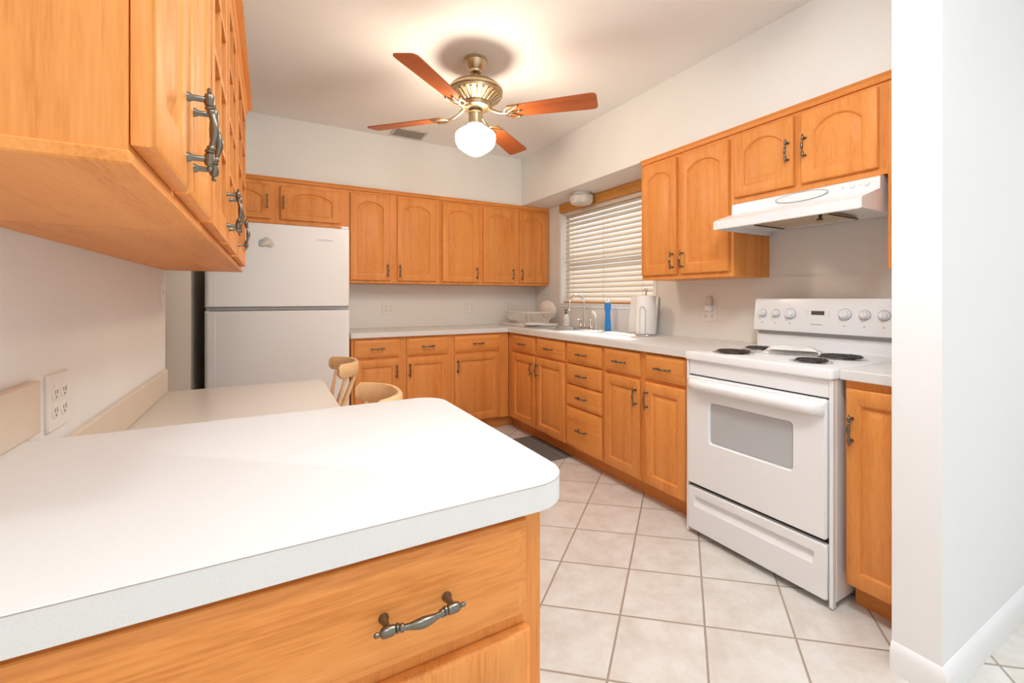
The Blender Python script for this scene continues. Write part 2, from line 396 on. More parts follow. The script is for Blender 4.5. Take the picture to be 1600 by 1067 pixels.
def glass_door(root, Wd, Hd, loc):
    bm = nb(); xs = [0, 0.05, Wd/2-0.009, Wd/2+0.009, Wd-0.05, Wd]
    zs = [0, 0.055]; k = 4
    for i in range(1, k):
        z = 0.055+(Hd-0.11)*i/k; zs += [z-0.009, z+0.009]
    zs += [Hd-0.055, Hd]
    def keep(a, b):
        if a < 0.05 or a > Wd-0.05 or b < 0.055 or b > Hd-0.055: return True
        if abs(a-Wd/2) < 0.009: return True
        return any(abs(b-(0.055+(Hd-0.11)*i/k)) < 0.009 for i in range(1, k))
    grid_plate(bm, xs, zs, keep, -0.0195, 0, 'y')
    d = obj('door', bm, M_WZ, root, loc, label='door with square glazing bars')
    bm = nb(); box(bm, 0.04, Wd-0.04, -0.008, -0.005, 0.045, Hd-0.045); obj('glass_pane', bm, M_GLASS, d)
    return d
def cabinet(name, label, loc, rotz, Wc, Hc, D, fronts, base=True, z0=0.0, hollow=False, frame_extra=(), crown=None, group=None, crown_ends=(0,0), crown_scale=1.0, toe_ext=0.0, toe_ext0=0.0, toe=0.105, bottom_lip=False):
    root = thing(name, label, 'cabinet', loc, rotz, group)
    zb = toe if base else 0.0
    F = 0.018
    bm = nb()
    if hollow == 'open':
        t = 0.016
        box(bm, 0, t, F, D, zb, Hc); box(bm, Wc-t, Wc, F, D, zb, Hc); box(bm, t, Wc-t, F, D, zb, zb+t)
    elif hollow:
        t = 0.016
        box(bm, 0, t, F, D, zb, Hc); box(bm, Wc-t, Wc, F, D, zb, Hc); box(bm, t, Wc-t, D-t, D, zb, Hc)
        box(bm, t, Wc-t, F, D-t, zb, zb+t); box(bm, t, Wc-t, F, D-t, Hc-t, Hc)
        box(bm, t, Wc-t, F+0.03, D-t, zb+(Hc-zb)*0.48, zb+(Hc-zb)*0.48+t)
    else:
        box(bm, 0, Wc, F, D, zb, Hc)
    obj('carcass', bm, M_WZ, root)
    # face frame with openings behind the fronts
    xs = sorted({0, Wc} | {round(f[k]+s*0.012, 4) for f in fronts for k, s in (('u0', 1), ('u1', -1))})
    zs = sorted({zb, Hc} | {round(f[k]+s*0.012, 4) for f in fronts for k, s in (('v0', 1), ('v1', -1))})
    def keep(a, b):
        return not any(f['u0']+0.012 < a < f['u1']-0.012 and f['v0']+0.012 < b < f['v1']-0.012 for f in fronts)
    bm = nb(); grid_plate(bm, xs, zs, keep, 0, F, 'y'); obj('face_frame', bm, M_WZ, root)
    if base:
        bm = nb(); box(bm, -toe_ext0, Wc+toe_ext, 0.075, D, 0, zb-0.0005); obj('toe_kick', bm, M_WX, root)
    for f in fronts:
        wd, hd = f['u1']-f['u0'], f['v1']-f['v0']; l = (f['u0'], -0.0012, f['v0'])
        if f['t'] == 'drawer':
            d = obj('drawer', drawer_bm(wd, hd), M_WX, root, l)
            if f.get('h', 1): add_handle(d, wd/2+f.get('ho', 0), hd/2, True)
        else:
            if f['t'] == 'glass': d = glass_door(root, wd, hd, l)
            else: d = obj('door', door_bm(wd, hd, f.get('rise', 0), f.get('st', 0.05), f.get('rail', 0.055), f.get('top', 0.055)), M_WZ, root, l)
            h = f.get('h')
            if h:
                u = 0.022 if h[0] == 'L' else wd-0.022
                v = {'t': hd-f.get('hv', 0.10), 'b': f.get('hv', 0.085), 'm': hd*0.5}[h[1]]
                add_handle(d, u, v, False)
    if crown:
        bm = nb()
        q = crown_scale; prof = [(0.0, 0.0), (-0.008*q, 0.0), (-0.012*q, 0.006), (-0.014*q, 0.018), (-0.022*q, 0.026), (-0.024*q, 0.030), (0.0, 0.030)]
        loft(bm, [[(-crown_ends[0], y, Hc+crown+z) for y, z in prof], [(Wc+crown_ends[1], y, Hc+crown+z) for y, z in prof]])
        obj('crown_moulding', bm, M_WX, root)
    if bottom_lip:
        bm = nb(); box(bm, -bottom_lip, Wc, -0.004, D, -0.014, 0.0, 0.002); obj('bottom_board', bm, M_WX, root)
    return root
D_, G_, DR = 'door', 'glass', 'drawer'
def dd(t, u0, u1, v0, v1, **k): return dict(t=t, u0=u0, u1=u1, v0=v0, v1=v1, **k)
BZ0, BZ1, BD0, BD1 = 0.115, 0.700, 0.720, 0.856       # base doors and drawers, heights

# back wall base run: front plane y=3.545, local x = world x
YF = 3.545; DB = YB-YF-0.006
cabinet('base_cabinet', 'two-door two-drawer oak base cabinet under the back worktop, next to the refrigerator', (0.552, YF, 0), 0, 0.812, ZK-0.001, DB,
    [dd(DR, 0.020, 0.363, BD0, BD1), dd(DR, 0.425, 0.775, BD0, BD1), dd(D_, 0.020, 0.363, BZ0, BZ1, h='Rt'), dd(D_, 0.425, 0.775, BZ0, BZ1, h='Lt')])
cabinet('base_cabinet', 'single-door single-drawer oak base cabinet in the corner of the back worktop', (1.365, YF, 0), 0, 0.555, ZK-0.001, DB,
    [dd(DR, 0.026, 0.455, BD0, BD1), dd(D_, 0.026, 0.457, BZ0, BZ1, h='Lt')], toe_ext=0.079)
# right wall base run: front plane x=1.925, local x runs toward the camera (-y)
XF = 1.925; DRR = XR-XF-0.006
def right_base(label, y_far, y_near, fronts, **k):
    fr = [dict(f, u0=y_far-f['u0'], u1=y_far-f['u1']) for f in fronts]
    return cabinet('base_cabinet', label, (XF, y_far, 0), -PI/2, y_far-y_near, ZK-0.001, DRR, fr, **k)
right_base('two-door oak base cabinet below the sink and dish rack', 3.544, 2.646,
    [dd(DR, 3.449, 3.079, BD0, BD1), dd(DR, 3.04, 2.660, BD0, BD1), dd(D_, 3.449, 3.079, BZ0, BZ1, h='Rt'), dd(D_, 3.04, 2.660, BZ0, BZ1, h='Lt')], hollow='open', toe_ext0=0.074)
right_base('oak base cabinet of four stacked drawers with no doors', 2.645, 2.231,
    [dd(DR, 2.632, 2.245, 0.720, 0.858), dd(DR, 2.632, 2.245, 0.570, 0.708), dd(DR, 2.632, 2.245, 0.412, 0.556), dd(DR, 2.632, 2.245, 0.115, 0.396)])
right_base('two-door two-drawer oak base cabinet left of the white stove', 2.230, 1.545,
    [dd(DR, 2.216, 1.906, BD0+0.002, 0.860), dd(DR, 1.861, 1.575, BD0+0.002, 0.860), dd(D_, 2.216, 1.906, BZ0, BZ1, h='Rt'), dd(D_, 1.861, 1.575, BZ0, BZ1, h='Lt')])
right_base('narrow oak base cabinet right of the stove against the white wall end', 0.853, 0.652,
    [dd(D_, 0.845, 0.660, 0.108, 0.845, h='Lt', hv=0.15, st=0.042)])

# back wall uppers: front plane y=3.857
YU = 3.857; DU = YB-YU-0.002; HU = 2.083-ZU
cabinet('wall_cabinet', 'short two-door oak wall cabinet above the refrigerator', (-0.42, YU, 1.760), 0, 0.999, 2.083-1.760, DU,
    [dd(D_, 0.012, 0.431, 0.032, 0.292, rise=0.05, h='Rm', st=0.055, rail=0.04, top=0.04), dd(D_, 0.496, 0.930, 0.032, 0.292, rise=0.05, h='Lm', st=0.055, rail=0.04, top=0.04)], base=False, crown=0.001)
def ub(label, x0, x1, fr):
    return cabinet('wall_cabinet', label, (x0, YU, ZU), 0, x1-x0, HU, DU, [dict(f, u0=f['u0']-x0, u1=f['u1']-x0, v0=0.022, v1=0.752, rise=0.045, rail=0.06, top=0.06, st=0.055) for f in fr], base=False, crown=0.001)
ub('two-door oak wall cabinet right of the refrigerator, with a wide stile between its doors', 0.580, 1.364, [dd(D_, 0.590, 0.917, 0, 1, h='Rb'), dd(D_, 0.979, 1.334, 0, 1, h='Lb')])
ub('single-door oak wall cabinet in the middle of the back wall', 1.3645, 1.779, [dd(D_, 1.395, 1.756, 0, 1, h='Rb')])
ub('two-door oak wall cabinet at the window end of the back wall', 1.7795, 2.568, [dd(D_, 1.806, 2.150, 0, 1, h='Rb'), dd(D_, 2.208, 2.556, 0, 1, h='Lb')])
# right wall uppers: front plane x=2.237
XU = 2.237; DUR = XR-XU-0.002
def ur(label, y_far, y_near, z0, fr, h=None, **k):
    fr = [dict(f, u0=y_far-f['u0'], u1=y_far-f['u1']) for f in fr]
    return cabinet('wall_cabinet', label, (XU, y_far, z0), -PI/2, y_far-y_near, 2.083-z0, DUR, fr, base=False, crown=0.001, **k)
A1 = dict(rise=0.045, rail=0.06, top=0.06)
ur('tall two-door oak wall cabinet between the window and the range hood', 2.203, 1.529, ZU-0.006,
   [dd(D_, 2.195, 1.906, 0.028, 0.758, h='Rb', st=0.048, **A1), dd(D_, 1.875, 1.552, 0.028, 0.758, h='Lb', st=0.048, **A1)])
ur('short two-door oak wall cabinet directly above the range hood', 1.5285, 0.8395, 1.700,
   [dd(D_, 1.515, 1.206, 0.030, 0.368, h='Rm', st=0.05, rise=0.05, rail=0.05, top=0.05), dd(D_, 1.171, 0.869, 0.030, 0.368, h='Lm', st=0.05, rise=0.05, rail=0.05, top=0.05)])
ur('narrow oak wall cabinet right of the hood, mostly behind the white wall end', 0.839, 0.652, ZU-0.006,
   [dd(D_, 0.812, 0.665, 0.028, 0.758, h='Lb', st=0.04, **A1)])
# left wall uppers: front plane x=-0.118, local x runs away from the camera (+y)
XLU = -0.118; DL = XLU-XL-0.002
def ul(label, y0, y1, fr, lip=1e-6, **k):
    fr = [dict(f, u0=f['u0']-y0, u1=f['u1']-y0, v0=0.008, v1=0.738) for f in fr]
    return cabinet('wall_cabinet', label, (XLU, y0, ZU+0.013), PI/2, y1-y0, HU-0.013, DL, fr, base=False, crown=0.001, bottom_lip=lip, crown_scale=1.9, **k)
ul('nearest oak wall cabinet on the left wall, its end panel facing the viewer', 0.540, 1.028, [dd(D_, 0.548, 0.758, 0, 1, h='Rb', st=0.05, **A1), dd(D_, 0.772, 1.018, 0, 1, h='Lb', st=0.05, **A1)], lip=0.005)
ul('oak wall cabinet with glazed grid doors on the left wall', 1.0285, 1.804, [dd(G_, 1.040, 1.400, 0, 1, h='Rb'), dd(G_, 1.430, 1.790, 0, 1, h='Lb')], hollow=True)
ul('farthest oak wall cabinet on the left wall, with one glazed grid door', 1.8045, 2.520, [dd(G_, 1.850, 2.440, 0, 1, h='Lb')], hollow=True)

# peninsula cabinet: front plane y=0.572
cabinet('peninsula_cabinet', 'wide oak drawer cabinet in the foreground under the white peninsula top', (XL+0.002, 0.572, 0), 0, 0.365-XL-0.002, ZK-0.003, 0.555,
    [dd(DR, 0.03, 0.331-XL, 0.722, 0.860, ho=0.192), dd(D_, 0.03, 0.355, 0.115, 0.698, h='Rt'), dd(D_, 0.40, 0.336-XL, 0.115, 0.698, h='Lt')])

# ------------------------------------------------------------ worktops
SX0, SX1, SY0, SY1 = 2.05, 2.485, 2.945, 3.52        # sink cut-out
XE, YE = 1.897, 3.517
bm = nb()
grid_plate(bm, [0.546, XE, SX0+0.02, SX1-0.06, XR-0.006], [1.542, SY0+0.015, SY1-0.015, YE, YB-0.006],
    lambda a, b: (a > XE or b > YE) and not (SX0+0.02 < a < SX1-0.06 and SY0+0.015 < b < SY1-0.015), ZK, ZT)
es = [e for e in bm.edges if all(abs(v.co.z-ZT) < 1e-5 for v in e.verts) and len(e.link_faces) == 2 and e.calc_face_angle() > 0.5]
bmesh.ops.bevel(bm, geom=es, offset=0.004, segments=2, affect='EDGES')
tag(obj('worktop', bm, M_LAM), 'L-shaped pale laminate worktop around the sink and along the back wall', 'worktop')
bm = nb(); box(bm, XE, XR-0.006, YP1+0.003, 0.862, ZK, ZT, 0.003)
tag(obj('worktop', bm, M_LAM), 'short piece of laminate worktop right of the stove', 'worktop')
t = thing('worktop', 'white laminate peninsula top with rounded corners in the foreground', 'worktop', (0, 0, 0))
outl = rrect(XL+0.001, 0.411, 0.541, 1.172, 0.065, 10, (0, 1, 1, 0))
bm = nb(); slab(bm, outl, ZK-0.002, ZT, 0.0012); obj('top', bm, M_LAM, t, smooth=25)
bm = nb(); ex = rrect(XL+0.001, 0.4113, 0.5407, 1.1723, 0.065, 10, (0, 1, 1, 0))
loft(bm, [[(x, y, z) for x, y in ex] for z in (ZT-0.0024, ZT-0.0013)]); obj('edge_seam', bm, M_SEAM, t, smooth=25, label='thin brown laminate seam line')
bm = nb(); box(bm, XL+0.001, XL+0.018, 0.545, 1.235, ZT, 1.020, 0.003)
tag(obj('peninsula_backsplash', bm, M_STAND), 'short beige laminate upstand on the left wall above the peninsula top', 'backsplash')
# desk-height counter
t = thing('desk_counter', 'beige desk-height laminate counter along the left wall behind the peninsula', 'desk', (XL, 1.176, 0))
bm = nb(); slab(bm, rrect(0.001, 0.665, 0.0, 1.33, 0.05, 6, (0, 0, 1, 0)), 0.722, 0.760, 0.003); obj('desk_top', bm, M_DESK, t)
bm = nb(); box(bm, 0.001, 0.018, 0.07, 1.33, 0.760, 0.862, 0.003); obj('upstand', bm, M_STAND, t)
bm = nb(); box(bm, 0.02, 0.58, 1.285, 1.305, 0, 0.7215); obj('end_panel', bm, M_WZ, t)

# ------------------------------------------------------------ sink and faucet
t = thing('sink', 'double-bowl stainless steel sink below the window', 'sink', (0, 0, 0))
bm = nb(); xm = SX1-0.075; ym = (SY0+SY1)/2
def keep_s(a, b): return not (SX0+0.03 < a < xm and (SY0+0.025 < b < ym-0.012 or ym+0.012 < b < SY1-0.025))
grid_plate(bm, [SX0, SX0+0.03, xm, SX1], [SY0, SY0+0.025, ym-0.012, ym+0.012, SY1-0.025, SY1], keep_s, ZT+0.0005, ZT+0.005)
obj('rim', bm, M_STEEL, t)
for (b0, b1) in ((SY0+0.0255, ym-0.0125), (ym+0.0125, SY1-0.0255)):
    bm = nb(); o = lambda d, z: [(x, y, z) for x, y in rrect(SX0+0.0305+d, xm-0.0005-d, b0+d, b1-d, 0.03, 5)]
    loft(bm, [o(0, ZT+0.004), o(0.004, ZT-0.12), o(0.02, ZT-0.145), o(0.08, ZT-0.148)], False, True)
    loft(bm, [o(-0.0004, ZT+0.003), o(0.0025, ZT-0.12), o(0.019, ZT-0.147), o(0.079, ZT-0.150)], False, True)
    obj('bowl', bm, M_STEEL, t)
fx, fy = 2.455, 3.115
t = thing('faucet', 'gooseneck chrome faucet behind the sink', 'faucet', (fx, fy, ZT+0.0055))
bm = nb(); slab(bm, rrect(-0.022, 0.022, -0.125, 0.075, 0.02, 5), 0, 0.012, 0.003); obj('base_plate', bm, M_CHROME, t)
bm = nb(); lathe(bm, [(0.017,0.012),(0.018,0.02),(0.012,0.035),(0.010,0.06),(0.011,0.066),(0.0085,0.07)], (0,0,0), 18)
pts = [(0, 0, 0.06), (0, 0, 0.20)] + [(-0.082+0.082*math.cos(R(a)), 0, 0.21+0.082*math.sin(R(a))) for a in range(0, 181, 12)] + [(-0.166, 0, 0.165)]
tube(bm, pts, 0.0085, 12); lathe(bm, [(0.009,0.17),(0.012,0.165),(0.012,0.145),(0.009,0.142)], (-0.166, 0, 0), 14)
obj('spout', bm, M_CHROME, t)
for dy in (0.055, -0.085):
    bm = nb(); lathe(bm, [(0.016,0.012),(0.016,0.018),(0.010,0.03),(0.009,0.05),(0.014,0.06),(0.014,0.072),(0.006,0.08)], (0, dy, 0), 16)
    tube(bm, [(0, dy, 0.068), (-0.025, dy+math.copysign(0.03, dy), 0.074)], [0.006, 0.0045], 10)
    obj('tap_handle', bm, M_CHROME, t)
t = thing('side_sprayer', 'chrome side sprayer with white head beside the faucet', 'sprayer', (2.45, 2.955, ZT+0.0005))
bm = nb(); lathe(bm, [(0.016,0.005),(0.015,0.012),(0.009,0.03),(0.008,0.09),(0.010,0.105)], (0,0,0), 16); obj('stem', bm, M_CHROME, t)
bm = nb(); tube(bm, [(0.004, 0, 0.098), (0.0, 0.0, 0.125), (-0.012, 0.006, 0.145), (-0.03, 0.012, 0.152)], [0.009, 0.012, 0.013, 0.009], 12); obj('spray_head', bm, M_WHITE, t)

# ------------------------------------------------------------ things on the worktop
t = thing('soap_dispenser', 'pearly hand soap bottle with black pump left of the faucet', 'soap bottle', (2.43, 3.355, ZT+0.0055))
bm = nb(); lathe(bm, [(0.026,0),(0.031,0.004),(0.031,0.06),(0.029,0.085),(0.018,0.108),(0.012,0.112),(0.012,0.118)], (0,0,0), 24); obj('bottle', bm, M_SOAP, t)
bm = nb(); lathe(bm, [(0.013,0.118),(0.013,0.128),(0.005,0.132),(0.005,0.148),(0.010,0.150),(0.010,0.158)], (0,0,0), 14)
tube(bm, [(0,0,0.154), (-0.03, -0.012, 0.152)], 0.004, 8); obj('pump', bm, M_BLACK, t)
bm = nb()
for s in (-1, 1):
    tube(bm, [(-0.0285, s*0.012-0.008, 0.066), (-0.0305, -0.006, 0.046)], 0.0016, 6)
obj('label_mark', bm, M_SLOT, t)
t = thing('dish_soap', 'tall blue dish soap bottle with white cap right of the faucet', 'soap bottle', (2.445, 2.795, ZT+0.0005))
bm = nb(); prof = [(0.026,0),(0.031,0.006),(0.029,0.05),(0.024,0.11),(0.024,0.16),(0.031,0.20),(0.030,0.215),(0.020,0.232)]
lathe(bm, prof, (0,0,0), 24); bmesh.ops.scale(bm, vec=(0.8,1.05,1), verts=bm.verts); obj('bottle', bm, M_BLUE, t)
bm = nb(); lathe(bm, [(0.020,0.232),(0.021,0.236),(0.020,0.25),(0.012,0.254),(0.010,0.27),(0.004,0.272)], (0,0,0), 18); tube(bm, [(0,0.0,0.244),(0,0.03,0.250)], 0.006, 8); obj('cap', bm, M_WHITE, t)
t = thing('paper_towel_holder', 'wire holder with a full white paper towel roll by the window', 'paper towel holder', (2.38, 2.31, ZT+0.0005))
bm = nb(); tube(bm, [(0.074*math.cos(R(a)), 0.074*math.sin(R(a)), 0.006) for a in range(0, 361, 12)], 0.004, 8)
tube(bm, [(-0.074, 0, 0.006), (0.074, 0, 0.006)], 0.0035, 8); tube(bm, [(0, -0.074, 0.006), (0, 0.074, 0.006)], 0.0035, 8)
obj('base_ring', bm, M_CHROME, t)
bm = nb(); tube(bm, [(0, 0, 0.006), (0, 0, 0.315)], 0.005, 8); lathe(bm, [(0.006,0.312),(0.012,0.318),(0.012,0.335),(0.005,0.340)], (0,0,0), 12); obj('post', bm, M_CHROME, t)
bm = nb(); aa = R(205); cx, cy = 0.074*math.cos(aa), 0.074*math.sin(aa); tx, ty = -math.sin(aa), math.cos(aa)
tube(bm, [(cx+tx*s*0.02, cy+ty*s*0.02, z) for s, z in ((1,0.006),(1,0.17),(0.9,0.19),(0.5,0.205),(0,0.21),(-0.5,0.205),(-0.9,0.19),(-1,0.17),(-1,0.006))], 0.0025, 8); obj('arm', bm, M_CHROME, t)
bm = nb(); lathe(bm, [(0.022,0.014),(0.068,0.014),(0.069,0.016),(0.069,0.284),(0.068,0.286),(0.022,0.286)], (0,0,0), 40, cap=False); obj('paper_roll', bm, M_PAPER, t)
bm = nb(); L = [(y, z) for y, z in rrect(-0.14, 0.14, 0, 0.285, 0.012, 4)]
loft(bm, [[(0, y, z) for y, z in L], [(0.010, y, z) for y, z in L]])
tag(obj('cutting_board', bm, M_WHITE, None, (2.512, 2.49, ZT+0.001), (0, R(7), 0)), 'white cutting board leaning on the wall behind the paper towels', 'cutting board')
# drainboard, rack, plate, cloth
bm = nb(); slab(bm, rrect(2.06, 2.47, 3.535, 4.02, 0.02, 4), ZT+0.0005, ZT+0.022, 0.005)
tag(obj('drainboard', bm, M_RACK), 'beige drainboard under the dish rack in the corner', 'drainboard')
t = thing('dish_rack', 'cream slatted plastic dish rack in the corner by the sink', 'dish rack', (2.27, 3.76, ZT+0.0225))
bm = nb()
def rk(hx, hy, z, r=0.03): return [(x, y, z) for x, y in rrect(-hx, hx, -hy, hy, r, 4)]
top = rk(0.17, 0.215, 0.108); bot = rk(0.13, 0.17, 0.004)
tube(bm, top+top[:1], 0.006, 8); tube(bm, bot+bot[:1], 0.004, 8)
obj('rim', bm, M_RACK, t)
bm = nb()
for k in range(15):
    u = -0.85+1.7*k/14
    for s in (-1, 1):
        tube(bm, [(s*0.13, u*0.17, 0.004), (s*0.168, u*0.215, 0.108)], 0.0038, 6, sx=1.6)
for k in range(11):
    u = -0.85+1.7*k/10
    for s in (-1, 1): tube(bm, [(u*0.13, s*0.17, 0.004), (u*0.17, s*0.213, 0.108)], 0.0038, 6, sx=1.6)
    tube(bm, [(u*0.13, -0.17, 0.004), (u*0.13, 0.17, 0.004)], 0.0025, 6)
obj('slats', bm, M_RACK, t)
bm = nb(); box(bm, -0.165, 0.0, 0.10, 0.105, 0.03, 0.112, 0.002); box(bm, -0.165, -0.06, -0.02, 0.1, 0.03, 0.034, 0.001); obj('cutlery_cup', bm, M_RACK, t)
bm = nb(); lathe(bm, [(0.0,0.0),(0.05,0.0),(0.06,0.006),(0.092,0.014),(0.094,0.016),(0.09,0.016),(0.058,0.010),(0.0,0.004)], (0,0,0), 36, 'y', False)
tag(obj('plate', bm, M_DISH, None, (2.395, 3.625, ZT+0.150), (R(10), 0, R(-62)), smooth=50), 'pink-beige plate standing upright in the dish rack', 'plate')
def cloth(name, label, cat, loc, sx, sy, layers, seed, rotz, m, amp=0.010, h=0.007):
    bm = nb(); n = 22
    def zf(x, y, k): return k*h*1.0 + amp*(0.5+0.5*noise.noise(Vector((x*9+seed, y*9, k*0.7))))
    for k in range(layers):
        s = 1-0.12*k; ox = 0.022*k*(1 if k % 2 else -1)
        T, B = [], []
        for i in range(n+1):
            for j in range(n+1):
                u, v = (i/n-0.5), (j/n-0.5)
                e = 1+0.16*noise.noise(Vector((math.atan2(v, u)*1.2+seed, k*2.0, 3)))
                x, y = u*sx*s*e+ox, v*sy*s*e
                f = min(1, 6*min(0.5-abs(u), 0.5-abs(v)))
                zb = k*h*0.9+0.0008+(amp*0.7*k if k else 0)*0.3
                z = zb+0.0022+f*(h*0.7+amp*(0.5+0.5*noise.noise(Vector((x*26+seed, y*20+x*9, k*1.7)))))
                T.append(bm.verts.new((x, y, z))); B.append(bm.verts.new((x, y, zb)))
        q = lambda A, i, j: A[i*(n+1)+j]
        for i in range(n):
            for j in range(n):
                bm.faces.new((q(T,i,j), q(T,i+1,j), q(T,i+1,j+1), q(T,i,j+1))); bm.faces.new((q(B,i,j), q(B,i,j+1), q(B,i+1,j+1), q(B,i+1,j)))
        for i in range(n):
            for (a, b) in (((i,0),(i+1,0)), ((i+1,n),(i,n)), ((0,i+1),(0,i)), ((n,i),(n,i+1))):
                bm.faces.new((q(T,*a), q(T,*b), q(B,*b), q(B,*a)))
    return tag(obj(name, bm, m, None, loc, (0, 0, rotz), 70), label, cat)
cloth('folded_cloth', 'white folded dish cloth lying across the sink edge in front of the dish rack', 'cloth', (2.165, 3.50, ZT+0.0225), 0.17, 0.13, 2, 3.0, 0.2, M_PAPER, 0.004, 0.006)

# ------------------------------------------------------------ outlets and switches
def outlet(loc, rotz, label, gangs=2, switch=0, wname='outlet_plate', cat='outlet', h=0.115):
    t = thing(wname, label, cat, loc, rotz)
    wd = 0.07 if gangs == 1 else 0.116
    bm = nb(); loft(bm, [[(x, y, z) for x, z in rrect(-wd/2+d, wd/2-d, -h/2+d, h/2-d, 0.006, 3)] for d, y in ((0, 0), (0, -0.003), (0.003, -0.006))]); obj('cover_plate', bm, M_PLATE, t)
    for g in range(gangs):
        gx = 0 if gangs == 1 else (-0.023 if g == 0 else 0.023)
        if g < switch:
            bm = nb(); box(bm, gx-0.006, gx+0.006, -0.014, -0.006, -0.004, 0.012, 0.002); obj('toggle', bm, M_PLATE, t)
        else:
            for s in (-0.02, 0.02):
                bm = nb(); lathe(bm, [(0.0165, -0.0058), (0.0165, -0.0072), (0.015, -0.008)], (gx, 0, s), 20, 'y'); rec = obj('receptacle', bm, M_PLATE, t)
                bm = nb()
                for k in (-0.006, 0.006): box(bm, gx+k-0.0014, gx+k+0.0014, -0.0086, -0.0078, s-0.002, s+0.007)
                box(bm, gx-0.0022, gx+0.0022, -0.0086, -0.0078, s-0.011, s-0.006); obj('slot', bm, M_SLOT, rec)
    return t
outlet((0.967, YB-0.0052, 1.090), 0, 'double outlet on the back wall nearest the refrigerator')
outlet((1.779, YB-0.0052, 1.095), 0, 'double outlet in the middle of the back wall')
outlet((2.245, YB-0.0052, 1.095), 0, 'outlet plate on the back wall just behind the dish rack')
outlet((XR-0.0052, 1.925, 1.085), -PI/2, 'double outlet with a plug in it, left of the stove')
t = thing('plug_in_light', 'small white plug-in night light in the outlet left of the stove', 'night light', (XR-0.0140, 1.915, 1.125), -PI/2)
bm = nb(); box(bm, -0.022, 0.022, -0.028, 0, -0.022, 0.012, 0.004, 2); obj('housing', bm, M_WHITE, t)
bm = nb(); box(bm, -0.018, 0.018, -0.022, -0.004, 0.0125, 0.062, 0.004, 2); obj('shade', bm, M_FROST, t)
outlet((XL+0.0002, 1.362, 0.955), PI/2, 'double outlet low on the left wall just behind the peninsula', h=0.125)
outlet((XL+0.0002, 2.475, 1.205), PI/2, 'light switch at the far end of the left wall', 1, 1, 'light_switch', 'switch')

# ------------------------------------------------------------ stove
SYN, SYF, SXF = 0.868, 1.533, 1.865
t = thing('stove', 'white electric coil stove with oven between the base cabinets', 'stove', (0, 0, 0))
bm = nb(); box(bm, SXF+0.022, 2.50, SYN, SYF, 0.025, 0.873, 0.003)
for y in (SYN+0.05, SYF-0.05):
    for x in (SXF+0.1, 2.44): lathe(bm, [(0.015, 0.0), (0.015, 0.026)], (x, y, 0), 12)
box(bm, SXF-0.002, SXF+0.0215, SYN, SYN+0.014, 0.008, 0.873, 0.002); box(bm, SXF-0.002, SXF+0.0215, SYF-0.012, SYF, 0.008, 0.873, 0.002)
obj('body', bm, M_WHITE, t)
bm = nb(); slab(bm, rrect(SXF-0.014, 2.50, SYN-0.004, SYF+0.004, 0.012, 4), 0.8735, 0.917, 0.007); obj('cooktop', bm, M_WHITE, t)
bm = nb(); box(bm, SXF+0.002, SXF+0.0218, SYN+0.016, SYF-0.014, 0.803, 0.872, 0.003); obj('upper_front_panel', bm, M_WHITE, t)
bm = nb(); box(bm, SXF+0.014, SXF+0.0217, SYN+0.016, SYF-0.014, 0.03, 0.802); obj('inner_front', bm, M_DARK, t)
# oven door with window opening
bm = nb(); y0, y1, z0, z1 = SYN+0.017, SYF-0.015, 0.262, 0.797
wy0, wy1, wz0, wz1 = 1.008, 1.392, 0.486, 0.682
def dl(y0_, y1_, z0_, z1_, r, x): return [(x, y, z) for y, z in rrect(y0_, y1_, z0_, z1_, r, 5)]
loft(bm, [dl(y0,y1,z0,z1,0.012,SXF+0.013), dl(y0,y1,z0,z1,0.012,SXF-0.010), dl(y0+0.005,y1-0.005,z0+0.005,z1-0.005,0.012,SXF-0.016),
          dl(wy0-0.004,wy1+0.004,wz0-0.004,wz1+0.004,0.018,SXF-0.016), dl(wy0,wy1,wz0,wz1,0.015,SXF-0.012), dl(wy0+0.003,wy1-0.003,wz0+0.003,wz1-0.003,0.013,SXF-0.004)], True, True)
d = obj('oven_door', bm, M_WHITE, t, smooth=30)
bm = nb(); loft(bm, [dl(wy0+0.004,wy1-0.004,wz0+0.004,wz1-0.004,0.013,SXF-0.0045), dl(wy0+0.004,wy1-0.004,wz0+0.004,wz1-0.004,0.013,SXF-0.0075)]); obj('oven_window', bm, M_OVENGLASS, d)
bm = nb(); nseg = 24; loops = []
for i in range(nseg+1):
    u = i/nseg; y = y0+0.004+(y1-y0-0.008)*u
    e = min(1, 7*min(u, 1-u)); out = 0.004+0.042*math.sqrt(max(0, 1-(1-e)**2))
    zc = 0.757; hz = 0.018
    loops.append([(SXF-0.0155-out*c, y, zc+hz*s) for c, s in ((0, 1.55), (0.55, 1.5), (0.92, 1.0), (1.0, 0.3), (0.96, -0.5), (0.7, -1.1), (0.25, -1.15), (0, -1.0))])
loft(bm, loops); obj('handle', bm, M_WHITE, d, smooth=60)
# storage drawer with recessed pull
bm = nb(); z0, z1 = 0.030, 0.243
loft(bm, [dl(y0,y1,z0,z1,0.010,SXF+0.013), dl(y0,y1,z0,z1,0.010,SXF-0.006), dl(y0+0.004,y1-0.004,z0+0.004,z1-0.004,0.010,SXF-0.011),
          dl(y0+0.045,y1-0.035,0.150,0.203,0.008,SXF-0.011), dl(y0+0.048,y1-0.038,0.158,0.201,0.008,SXF-0.004), dl(y0+0.055,y1-0.045,0.182,0.199,0.006,SXF+0.004)], True, True)
obj('storage_drawer', bm, M_WHITE, t, smooth=30)
